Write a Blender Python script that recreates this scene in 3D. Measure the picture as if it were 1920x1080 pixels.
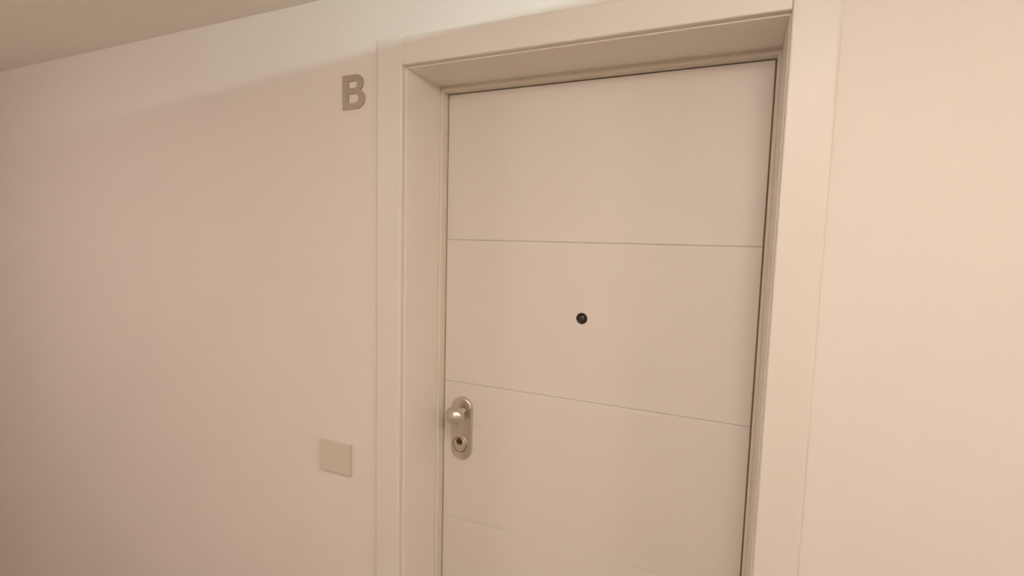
import bpy, bmesh, math, random
from mathutils import Vector, Matrix

# ------------------------------------------------------------------ camera
scene = bpy.context.scene
for o in list(bpy.data.objects):
    bpy.data.objects.remove(o)

CAM = (0.7787, -1.2771, 1.6725)
YAW, PITCH, ROLL, F = -0.4162, 0.0877, 0.0264, 945.28
cam_data = bpy.data.cameras.new('camera')
cam = bpy.data.objects.new('camera', cam_data)
scene.collection.objects.link(cam)
Fw = Vector((math.sin(YAW)*math.cos(PITCH), math.cos(YAW)*math.cos(PITCH), -math.sin(PITCH)))
Rt = Vector((math.cos(YAW), -math.sin(YAW), 0))
Up = Rt.cross(Fw)
R2 = Rt*math.cos(ROLL) + Up*math.sin(ROLL)
U2 = -Rt*math.sin(ROLL) + Up*math.cos(ROLL)
M = Matrix((R2, U2, -Fw)).transposed().to_4x4()
M.translation = Vector(CAM)
cam.matrix_world = M
cam_data.sensor_fit = 'HORIZONTAL'
cam_data.sensor_width = 36.0
cam_data.lens = F/1920*36.0
cam_data.clip_start = 0.02
scene.camera = cam

# ------------------------------------------------------------------ world and exposure
world = bpy.data.worlds.new('world')
scene.world = world
world.use_nodes = True
world.node_tree.nodes['Background'].inputs[0].default_value = (1.0, 0.84, 0.68, 1)
world.node_tree.nodes['Background'].inputs[1].default_value = 0.05
vs = scene.view_settings
vs.view_transform = 'Standard'
vs.look = 'None'
vs.gamma = 1.0
vs.use_curve_mapping = False
vs.exposure = 1.03

# light of the round ceiling lamp (the lamp body itself is built further down)
LX, LY, CEIL = 1.00, -1.25, 2.3115
LAMP_Z = 2.2677           # underside of the lamp's tray
DRUM = 0.07              # depth of the opal drum under the tray
WARM = (1.0, 0.855, 0.76)
LAMPS = [  # unseen round lamps, all but the first added to even the light: x, y, strength of the opal drum
    (LX, LY, 13.8, 'flat round ceiling lamp with an opal drum, the middle one in front of the door'),
    (-1.35, -1.50, 14.5, 'unseen round ceiling lamp added to even the light, leftmost of the four'),
    (2.40, -1.20, 15.0, 'unseen round ceiling lamp added to even the light, rightmost of the four'),
    (0.30, -1.95, 15.5, 'unseen round ceiling lamp added to soften a shadow edge, nearest the opposite wall'),
]

def light(name, kind, loc, energy, size=0.1, rot=(0, 0, 0), color=WARM):
    d = bpy.data.lights.new(name, kind)
    d.energy = energy
    d.color = color
    if kind == 'AREA':
        d.shape = 'DISK'
        d.size = size
    else:
        d.shadow_soft_size = size
    o = bpy.data.objects.new(name, d)
    o.location = loc
    o.rotation_euler = rot
    scene.collection.objects.link(o)
    return o

light('lamp_ring_light', 'POINT', (LX, LY, 2.2970), 12.5, 0.003, color=(0.68, 1.0, 1.0))

# ------------------------------------------------------------------ helpers
def prop(o, label=None, cat=None, kind=None, group=None):
    if label: o['label'] = label
    if cat: o['category'] = cat
    if kind: o['kind'] = kind
    if group: o['group'] = group
    return o

def link(name, bm, m, parent=None, smooth=False):
    bmesh.ops.recalc_face_normals(bm, faces=bm.faces)
    me = bpy.data.meshes.new(name)
    bm.to_mesh(me)
    bm.free()
    me.materials.append(m)
    if smooth:
        for p in me.polygons: p.use_smooth = True
    o = bpy.data.objects.new(name, me)
    scene.collection.objects.link(o)
    if parent:
        o.parent = parent
        o.matrix_parent_inverse = Matrix.Translation(-parent.location)
    return o

def empty(name, loc):
    o = bpy.data.objects.new(name, None)
    o.location = loc
    o.empty_display_size = 0.1
    scene.collection.objects.link(o)
    return o

def box(bm, x0, x1, y0, y1, z0, z1, bevel=0.0, seg=3):
    r = bmesh.ops.create_cube(bm, size=1.0)
    vv = r['verts']
    bmesh.ops.scale(bm, vec=(x1-x0, y1-y0, z1-z0), verts=vv)
    bmesh.ops.translate(bm, vec=((x0+x1)/2, (y0+y1)/2, (z0+z1)/2), verts=vv)
    if bevel:
        ee = list({e for v in vv for e in v.link_edges})
        bmesh.ops.bevel(bm, geom=ee, offset=bevel, segments=seg, affect='EDGES', profile=0.5)

def lathe(bm, prof, centre, axis='Y', n=64):
    """prof: (radius, distance along -Y) pairs, closed at both ends when the radius is 0"""
    rings = []
    for r, d in prof:
        ring = []
        if r < 1e-7:
            ring = [bm.verts.new((centre[0], centre[1]-d, centre[2]) if axis == 'Y' else (centre[0], centre[1], centre[2]+d))]
        else:
            for i in range(n):
                a = 2*math.pi*i/n
                if axis == 'Y':
                    ring.append(bm.verts.new((centre[0]+r*math.cos(a), centre[1]-d, centre[2]+r*math.sin(a))))
                else:
                    ring.append(bm.verts.new((centre[0]+r*math.cos(a), centre[1]+r*math.sin(a), centre[2]+d)))
        rings.append(ring)
    for a, b in zip(rings, rings[1:]):
        for i in range(n):
            j = (i+1) % n
            if len(a) == 1 and len(b) == 1: continue
            if len(a) == 1: bm.faces.new((a[0], b[i], b[j]))
            elif len(b) == 1: bm.faces.new((a[i], a[j], b[0]))
            else: bm.faces.new((a[i], a[j], b[j], b[i]))

def prism(bm, outline, y0, y1, inset=0.0, edge=0.0):
    """outline of (x, z), counter-clockwise; front at y0 with an edge chamfer, back at y1"""
    n = len(outline)
    cx = sum(p[0] for p in outline)/n; cz = sum(p[1] for p in outline)/n
    def ring(y, ins):
        vs_ = []
        for i, (x, z) in enumerate(outline):
            px, pz = outline[i-1]; nx, nz = outline[(i+1) % n]
            tx, tz = nx-px, nz-pz
            L = math.hypot(tx, tz) or 1
            vs_.append(bm.verts.new((x - tz/L*ins*-1*-1, y, z + tx/L*ins)))
        return vs_
    rs = [ring(y1, 0)]
    if inset:
        for k in range(5):
            a = k/4*math.pi/2
            rs.append(ring(y0 + edge*(1-math.sin(a)), inset*(1-math.cos(a))))
    else:
        rs.append(ring(y0, 0))
    for a, b in zip(rs, rs[1:]):
        for i in range(n):
            j = (i+1) % n
            bm.faces.new((a[i], a[j], b[j], b[i]))
    bm.faces.new(rs[-1]); bm.faces.new(rs[0])

def sweep_z(bm, prof, z0, z1):
    """closed profile of (x, y) extruded from z0 to z1"""
    a = [bm.verts.new((x, y, z0)) for x, y in prof]
    b = [bm.verts.new((x, y, z1)) for x, y in prof]
    n = len(prof)
    for i in range(n):
        j = (i+1) % n
        bm.faces.new((a[i], a[j], b[j], b[i]))
    bm.faces.new(a); bm.faces.new(b)

def sweep_x(bm, prof, x0, x1):
    """closed profile of (z, y) extruded from x0 to x1"""
    a = [bm.verts.new((x0, y, z)) for z, y in prof]
    b = [bm.verts.new((x1, y, z)) for z, y in prof]
    n = len(prof)
    for i in range(n):
        j = (i+1) % n
        bm.faces.new((a[i], a[j], b[j], b[i]))
    bm.faces.new(a); bm.faces.new(b)

# ------------------------------------------------------------------ materials
def mat(name, col, rough=0.6, metal=0.0, bump=0.0, bscale=200.0, vary=0.0, vscale=3.0, spec=0.5, stretch=None):
    m = bpy.data.materials.new(name)
    m.use_nodes = True
    nt = m.node_tree
    b = nt.nodes['Principled BSDF']
    b.inputs['Base Color'].default_value = (*col, 1)
    b.inputs['Roughness'].default_value = rough
    b.inputs['Metallic'].default_value = metal
    b.inputs['Specular IOR Level'].default_value = spec
    tc = nt.nodes.new('ShaderNodeTexCoord')
    mp = nt.nodes.new('ShaderNodeMapping')
    nt.links.new(tc.outputs['Object'], mp.inputs['Vector'])
    if stretch: mp.inputs['Scale'].default_value = stretch
    if bump:
        n = nt.nodes.new('ShaderNodeTexNoise')
        n.inputs['Scale'].default_value = bscale
        n.inputs['Detail'].default_value = 3
        nt.links.new(mp.outputs[0], n.inputs['Vector'])
        bp = nt.nodes.new('ShaderNodeBump')
        bp.inputs['Strength'].default_value = bump
        bp.inputs['Distance'].default_value = 0.001
        nt.links.new(n.outputs['Fac'], bp.inputs['Height'])
        nt.links.new(bp.outputs[0], b.inputs['Normal'])
    if vary:
        n2 = nt.nodes.new('ShaderNodeTexNoise')
        n2.inputs['Scale'].default_value = vscale
        n2.inputs['Detail'].default_value = 2
        nt.links.new(tc.outputs['Object'], n2.inputs['Vector'])
        r = nt.nodes.new('ShaderNodeValToRGB')
        r.color_ramp.elements[0].position = 0.35
        r.color_ramp.elements[1].position = 0.65
        r.color_ramp.elements[0].color = (*[c*(1-vary) for c in col], 1)
        r.color_ramp.elements[1].color = (*[min(1, c*(1+vary)) for c in col], 1)
        nt.links.new(n2.outputs['Fac'], r.inputs['Fac'])
        nt.links.new(r.outputs['Color'], b.inputs['Base Color'])
    return m

M_WALL = mat('wall_paint', (0.76, 0.70, 0.645), 0.85, bump=0.12, bscale=260, vary=0.006, spec=0.25)
M_CEIL = mat('ceiling_paint', (0.92, 0.87, 0.80), 0.9, bump=0.1, bscale=260, spec=0.2)
M_TRIM = mat('lacquered_casing', (0.735, 0.685, 0.62), 0.42, bump=0.02, bscale=90, spec=0.35)
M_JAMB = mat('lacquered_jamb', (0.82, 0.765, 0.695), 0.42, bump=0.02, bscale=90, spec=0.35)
M_LEAF = mat('lacquered_door_leaf', (0.735, 0.684, 0.618), 0.5, bump=0.03, bscale=120, vary=0.005, vscale=2.5, spec=0.35)
M_FRAME = mat('cream_metal_frame', (0.75, 0.69, 0.59), 0.45, spec=0.4)
M_GAP = mat('brown_rubber_gasket', (0.34, 0.28, 0.20), 0.8)
M_STEEL = mat('satin_nickel', (0.66, 0.61, 0.54), 0.30, metal=1.0, bump=0.04, bscale=150, stretch=(1, 1, 12))
M_STEEL2 = mat('polished_nickel', (0.64, 0.60, 0.54), 0.30, metal=1.0)
M_LETTER = mat('brushed_letter_metal', (0.395, 0.330, 0.258), 0.5, metal=0.55, bump=0.08, bscale=90, stretch=(1, 1, 14))
M_DARK = mat('dark_keyway', (0.012, 0.006, 0.003), 0.6)
M_PLUG = mat('dark_brass_plug', (0.10, 0.055, 0.028), 0.4, metal=0.4)
M_PLATE = mat('beige_plastic', (0.645, 0.585, 0.49), 0.45, spec=0.4)
M_LENSRIM = mat('blackened_brass', (0.018, 0.012, 0.009), 0.35, metal=0.3)
M_LENS = mat('dark_viewer_lens', (0.03, 0.02, 0.018), 0.12, spec=0.8)
M_FLOOR = mat('floor_tile', (0.44, 0.39, 0.33), 0.5, bump=0.05, bscale=60, vary=0.08, vscale=6)
M_SHADE = mat('lamp_metal', (0.7, 0.68, 0.64), 0.5)
def opal(name, strength):
    m = mat(name, (0.8, 0.78, 0.74), 0.4)
    b = m.node_tree.nodes['Principled BSDF']
    b.inputs['Emission Color'].default_value = (*WARM, 1)
    b.inputs['Emission Strength'].default_value = strength
    return m

# ------------------------------------------------------------------ room shell
WY = -0.1955            # face of the wall that carries the door
CY = -0.2075            # front face of the casing
DW = 0.8346             # width of the door leaf
XL, XR = -3.0, 2.6      # ends of the corridor
YB = -2.60              # opposite wall
AX0, AX1 = -0.0899, DW+0.0899     # outer edges of the casing
AZ = 2.1803                       # top of the casing
JX0, JX1 = -0.0080, DW+0.0080     # faces of the jambs
SZ = 2.1050                       # underside of the head lining

bm = bmesh.new()        # wall with the door opening, one mesh
W0, W1, WT = -0.045, DW+0.045, 2.145
TH = 0.02
box(bm, XL, W0, WY, TH, 0, CEIL)
box(bm, W1, XR, WY, TH, 0, CEIL)
box(bm, W0, W1, WY, TH, WT, CEIL)
prop(link('wall_back', bm, M_WALL), kind='structure')
bm = bmesh.new(); box(bm, XL-0.1, XL, YB, TH, 0, CEIL)
prop(link('wall_left', bm, M_WALL), kind='structure')
bm = bmesh.new(); box(bm, XR, XR+0.1, YB, TH, 0, CEIL)
prop(link('wall_right', bm, M_WALL), kind='structure')
bm = bmesh.new(); box(bm, XL-0.1, XR+0.1, YB-0.1, YB, 0, CEIL)
prop(link('wall_front', bm, M_WALL), kind='structure')
bm = bmesh.new(); box(bm, XL-0.1, XR+0.1, YB-0.1, 0.2, CEIL, CEIL+0.1)
prop(link('ceiling', bm, M_CEIL), kind='structure')
bm = bmesh.new(); box(bm, XL-0.1, XR+0.1, YB-0.1, 0.2, -0.1, 0)
prop(link('floor', bm, M_FLOOR), kind='structure')

# ------------------------------------------------------------------ casing and linings
def arc(cx, cy, r, a0, a1, n=6):
    return [(cx + r*math.cos(math.radians(a0+(a1-a0)*k/n)), cy + r*math.sin(math.radians(a0+(a1-a0)*k/n))) for k in range(n+1)]

CIX = -0.0103          # inner edge of the side casing
CIZ = 2.1085           # lower edge of the head casing
LIP = -0.189           # front of the lining behind the casing
def side_profile(mirror=False):
    p = []
    p += [(AX0, WY)]
    p += arc(AX0+0.008, CY+0.008, 0.008, 180, 270)
    p += arc(CIX-0.0045, CY+0.0045, 0.0045, 270, 360)
    p += [(CIX, LIP+0.001), (W0+0.006, LIP+0.001), (W0+0.006, WY)]
    if mirror: p = [(DW-x, y) for x, y in p]
    return p

for nm, mir in (('trim_1', False), ('trim_3', True)):
    bm = bmesh.new(); sweep_z(bm, side_profile(mir), 0, AZ)
    t = prop(link(nm, bm, M_TRIM), kind='structure')
    # lining of the reveal behind it
    a, b = (JX0, W0+0.001)
    rr = 0.0018
    prof = [(b, LIP), *arc(a-rr, LIP+rr, rr, 270, 360, 4), (a, -0.0300), (b, -0.0300)]
    if mir: prof = [(DW-x, y) for x, y in prof]
    bm = bmesh.new(); sweep_z(bm, prof, 0, SZ)
    link('jamb_lining', bm, M_JAMB, t)

# head casing, butted between the two sides
prof = [(AZ-0.001, WY), *[(z, y) for z, y in [(AZ-0.001, CY+0.008)]], (AZ-0.003, CY+0.0045), (AZ-0.008, CY+0.0018),
        (CIZ+0.0035, CY+0.0018), (CIZ+0.001, CY+0.0030), (CIZ, CY+0.0055), (CIZ, LIP+0.001), (WT-0.006, LIP+0.001), (WT-0.006, WY)]
bm = bmesh.new(); sweep_x(bm, prof, CIX+0.0004, DW-CIX-0.0004)
t = prop(link('trim_2', bm, M_TRIM), kind='structure')
prof = [(WT-0.001, LIP), (SZ+0.0018, LIP), (SZ+0.0006, LIP+0.0006), (SZ, LIP+0.0018), (SZ, -0.0300), (WT-0.001, -0.0300)]
bm = bmesh.new(); sweep_x(bm, prof, W0+0.001, W1-0.001)
link('head_lining', bm, M_JAMB, t)

# ------------------------------------------------------------------ the door
door = prop(empty('door_1', (DW/2, 0, 0)), kind='structure')
FY = -0.0295
# metal frame: a stepped profile round three sides, one mesh
def frame_prof(s=1):
    # (across, y); across = 0 at the leaf edge, negative outwards
    return [(-0.044, FY+0.0005), (-0.0105, FY+0.0005), *[(x, y) for x, y in
            [(-0.0095, FY+0.0022), (-0.0085, FY+0.0004), (-0.0030, FY), (-0.0015, FY+0.0006), (-0.0006, FY+0.0020), (-0.0006, 0.0005),
             (-0.0006, 0.018), (-0.044, 0.018)]]]
bm = bmesh.new()
fp = frame_prof()
path = [((0, 0), (1, 0)), ((0, 2.0918), (1, -1)), ((DW, 2.0918), (-1, -1)), ((DW, 0), (-1, 0))]
rings = []
for (x, z), (dx, dz) in path:
    rings.append([bm.verts.new((x + dx*a, y, z + dz*a)) for a, y in fp])
n = len(fp)
for A, B in zip(rings, rings[1:]):
    for i in range(n):
        j = (i+1) % n
        bm.faces.new((A[i], A[j], B[j], B[i]))
bm.faces.new(rings[0]); bm.faces.new(rings[-1])
link('door_frame', bm, M_FRAME, door)

# gasket in the gap round the leaf
bm = bmesh.new()
box(bm, -0.0005, 0.0040, 0.006, 0.016, 0.006, 2.0910)
box(bm, DW-0.0040, DW+0.0005, 0.006, 0.016, 0.006, 2.0910)
box(bm, 0.0040, DW-0.0040, 0.006, 0.016, 2.0870, 2.0910)
link('gasket', bm, M_GAP, door)

# leaf, with four V grooves, rounded edges
zs = [0.42, 0.84, 1.26, 1.68]
prof = [(0.008, 0.045), (0.008, 0.001), (0.009, 0.0)]
for z in zs:
    prof += [(z-0.0022, 0.0), (z-0.0006, 0.0014), (z-0.0006, 0.0032), (z+0.0006, 0.0032), (z+0.0006, 0.0007), (z+0.0010, 0.0)]
prof += [(2.0888, 0.0), (2.0896, 0.001), (2.0896, 0.045)]
bm = bmesh.new()
x0, x1 = 0.0024, DW-0.0024
cols = [(x0, 0.0010), (x0+0.0010, 0.0), (x1-0.0010, 0.0), (x1, 0.0010)]
rings = [[bm.verts.new((x, min(0.045, y+dy), z)) for z, y in prof] for x, dy in cols]
n = len(prof)
for A, B in zip(rings, rings[1:]):
    for i in range(n):
        j = (i+1) % n
        bm.faces.new((A[i], A[j], B[j], B[i]))
bm.faces.new(rings[0]); bm.faces.new(rings[-1])
leaf = link('door_leaf', bm, M_LEAF, door)

# escutcheon: long rounded plate with rounded edge
def stadium(cx, z0, z1, r, n=28):
    out = []
    for k in range(n+1):
        a = math.pi*k/n
        out.append((cx + r*math.cos(a), z1-r + r*math.sin(a)))
    for k in range(n+1):
        a = math.pi + math.pi*k/n
        out.append((cx + r*math.cos(a), z0+r + r*math.sin(a)))
    return out
PX, PZ0, PZ1, PR = 0.0660, 1.0300, 1.2195, 0.0338
PT = 0.0115
def plate_mesh(bm, cx, z0, z1, r, back, front, edge):
    rings = []
    def ring(rr, y):
        s = stadium(cx, z0+(r-rr), z1-(r-rr), rr)
        return [bm.verts.new((x, y, z)) for x, z in s]
    rings.append(ring(r, back))
    for k in range(7):
        a = k/6*math.pi/2
        rings.append(ring(r - edge*(1-math.cos(a)), front + edge*(1-math.sin(a))))
    n = len(rings[0])
    for A, B in zip(rings, rings[1:]):
        for i in range(n):
            j = (i+1) % n
            bm.faces.new((A[i], A[j], B[j], B[i]))
    bm.faces.new(rings[0]); bm.faces.new(rings[-1])
bm = bmesh.new()
plate_mesh(bm, PX, PZ0, PZ1, PR, 0.0, -PT, 0.0045)
plate = link('escutcheon', bm, M_STEEL, door)
def smooth_sharp(o, ang=35):
    for p in o.data.polygons: p.use_smooth = True
    bm_ = bmesh.new(); bm_.from_mesh(o.data)
    for e in bm_.edges:
        if len(e.link_faces) == 2 and e.calc_face_angle(0) > math.radians(ang): e.smooth = False
    bm_.to_mesh(o.data); bm_.free()
smooth_sharp(plate)

# knob: round collar, neck and ball flattened in front
KX, KZ = 0.0680, 1.1745
bm = bmesh.new()
prof = [(0.0, PT-0.001), (0.0135, PT-0.001), (0.0135, PT+0.002), (0.0105, PT+0.003), (0.0095, PT+0.006), (0.0095, PT+0.020)]
for k in range(1, 25):
    a = math.radians(20 + (180-20)*k/24)
    r = 0.0290*math.sin(a); d = PT+0.040 - 0.0225*math.cos(a)
    if k < 24: prof.append((r, d))
prof.append((0.0, PT+0.0625))
lathe(bm, prof, (KX, 0, KZ))
k_ = link('door_knob', bm, M_STEEL2, plate); smooth_sharp(k_, 40)

# lock cylinder guard: ring and cylinder plug with a keyway
LXc, LZc = 0.0640, 1.0765
bm = bmesh.new()
prof = [(0.0, PT-0.003), (0.0262, PT-0.003), (0.0262, PT+0.0001), (0.0255, PT+0.0009), (0.0230, PT+0.0012), (0.0227, PT-0.0018), (0.0212, PT-0.0018),
        (0.0209, PT+0.0016), (0.0202, PT+0.0022), (0.0, PT+0.0022)]
lathe(bm, prof, (LXc, 0, LZc))
c_ = link('cylinder_guard', bm, M_STEEL, plate); smooth_sharp(c_, 50)
bm = bmesh.new()      # dark ring set in the guard groove to paint its shade
lathe(bm, [(0.0211, PT-0.0016), (0.0211, PT+0.0005), (0.0229, PT+0.0005), (0.0229, PT-0.0016)], (LXc, 0, LZc))
link('groove_shade_ring', bm, M_PLUG, plate)
bm = bmesh.new()
lathe(bm, [(0.0, PT+0.0018), (0.0103, PT+0.0018), (0.0103, PT+0.0024), (0.0100, PT+0.0026), (0.0, PT+0.0026)], (LXc-0.0010, 0, LZc+0.0095))
k2 = link('lock_plug', bm, M_PLUG, plate)
bm = bmesh.new()
box(bm, -0.0088, 0.0088, -0.0003, 0.0003, -0.0019, 0.0019, bevel=0.0002, seg=1)
bmesh.ops.rotate(bm, verts=bm.verts, cent=(0, 0, 0), matrix=Matrix.Rotation(math.radians(4), 3, 'Y'))
bmesh.ops.translate(bm, verts=bm.verts, vec=(LXc-0.0010, -(PT+0.0027), LZc+0.0090))
link('keyhole', bm, M_DARK, plate)

# door viewer
VX, VZ = 0.4173, 1.4815
bm = bmesh.new()
R = 0.0148
lathe(bm, [(R, 0.0), (R, 0.0014), (R-0.0008, 0.0022), (R-0.0030, 0.0026), (0.0092, 0.0014), (0.0085, 0.0006), (0.0, 0.0006), ], (VX, 0, VZ))
v_ = link('door_viewer', bm, M_LENSRIM, door); smooth_sharp(v_, 50)
bm = bmesh.new()
prof = [(0.0082, 0.0006)]
for k in range(1, 9):
    a = math.radians(90*k/8)
    prof.append((0.0082*math.cos(a) if k < 8 else 0.0, 0.0006+0.0026*math.sin(a)))
lathe(bm, prof, (VX, 0, VZ))
l_ = link('viewer_lens', bm, M_LENS, v_, smooth=True)

# ------------------------------------------------------------------ letter B on the wall
bx0, bz0, bw, bh = -0.2083, 2.0165, 0.0745, 0.0885
s = 0.0200     # stroke
def bowl(x_in, z_lo, z_hi, xr, n=16, rmax=None):
    """right side of a bowl: from (x_in, z_lo) out to xr and back to (x_in, z_hi)"""
    h = (z_hi-z_lo)/2; zc = (z_hi+z_lo)/2
    rx = min(xr-x_in, h*1.08)
    out = [(x_in, z_lo)]
    for k in range(n+1):
        a = -math.pi/2 + math.pi*k/n
        out.append((xr-rx + rx*math.cos(a), zc + h*math.sin(a)))
    out.append((x_in, z_hi))
    return out
cu = bpy.data.curves.new('b_outline', 'CURVE')
cu.dimensions = '2D'; cu.fill_mode = 'BOTH'; cu.extrude = 0.0015
def spl(pts):
    sp = cu.splines.new('POLY'); sp.points.add(len(pts)-1)
    for i, (x, z) in enumerate(pts): sp.points[i].co = (x, z, 0, 1)
    sp.use_cyclic_u = True
zm = 0.0465
lower = bowl(0, 0, zm+0.0035, bw)
upper = bowl(0, zm-0.0035, bh, bw-0.005)
# outer outline: lower bowl up to the waist, then upper bowl
lo = [p for p in lower[1:-1] if p[1] <= zm-0.001 or p[0] > bw-0.012]
up = [p for p in upper[1:-1] if p[1] >= zm+0.001]
lo = [p for p in lo if p[1] <= zm]
spl([(0, 0)] + lo + [(bw-0.0135, zm)] + up + [(0, bh)])
spl(bowl(s, s*0.80, zm-s*0.36, bw-s*1.02))
spl(bowl(s, zm+s*0.40, bh-s*0.84, bw-0.005-s*0.98))
tmp = bpy.data.objects.new('tmp_b', cu)
scene.collection.objects.link(tmp)
dg = bpy.context.evaluated_depsgraph_get()
me = bpy.data.meshes.new_from_object(tmp.evaluated_get(dg))
bpy.data.objects.remove(tmp)
me.name = 'wall_letter'
me.transform(Matrix(((1, 0, 0, 0), (0, 0, -1, 0), (0, 1, 0, 0), (0, 0, 0, 1))))
me.materials.clear(); me.materials.append(M_LETTER)
letter = bpy.data.objects.new('wall_letter', me)
letter.location = (bx0, WY-0.0017, bz0)
scene.collection.objects.link(letter)
prop(letter, 'brushed grey metal capital letter B fixed high on the wall left of the door', 'letter')

# ------------------------------------------------------------------ blank wall plate
bm = bmesh.new()
PX0, PX1, PZa, PZb = -0.2900, -0.1800, 1.0070, 1.0955
box(bm, PX0, PX1, WY-0.0100, WY, PZa, PZb, bevel=0.0006, seg=2)
wp = link('wall_plate', bm, M_PLATE)
prop(wp, 'plain beige rectangular cover plate low on the wall, below the letter B', 'wall plate')

# ------------------------------------------------------------------ ceiling lamps (outside the frame, most added for evenness)
def lamp(x, y, label, opal):
    r = prop(empty('unseen_ceiling_lamp', (x, y, CEIL)), label, 'lamp')
    bm = bmesh.new()
    lathe(bm, [(0.0, LAMP_Z), (0.248, LAMP_Z), (0.250, LAMP_Z+0.002), (0.250, LAMP_Z+0.005), (0.248, LAMP_Z+0.007), (0.0, LAMP_Z+0.007)], (x, y, 0), axis='Z')
    link('tray', bm, M_SHADE, r)
    bm = bmesh.new()
    lathe(bm, [(0.0, LAMP_Z-DRUM), (0.14, LAMP_Z-DRUM), (0.155, LAMP_Z-DRUM+0.015), (0.155, LAMP_Z), (0.0, LAMP_Z)], (x, y, 0), axis='Z')
    link('diffuser', bm, opal, r)
    return r
for x, y, strength, label in LAMPS:
    lamp(x, y, label, opal('lamp_diffuser', strength))
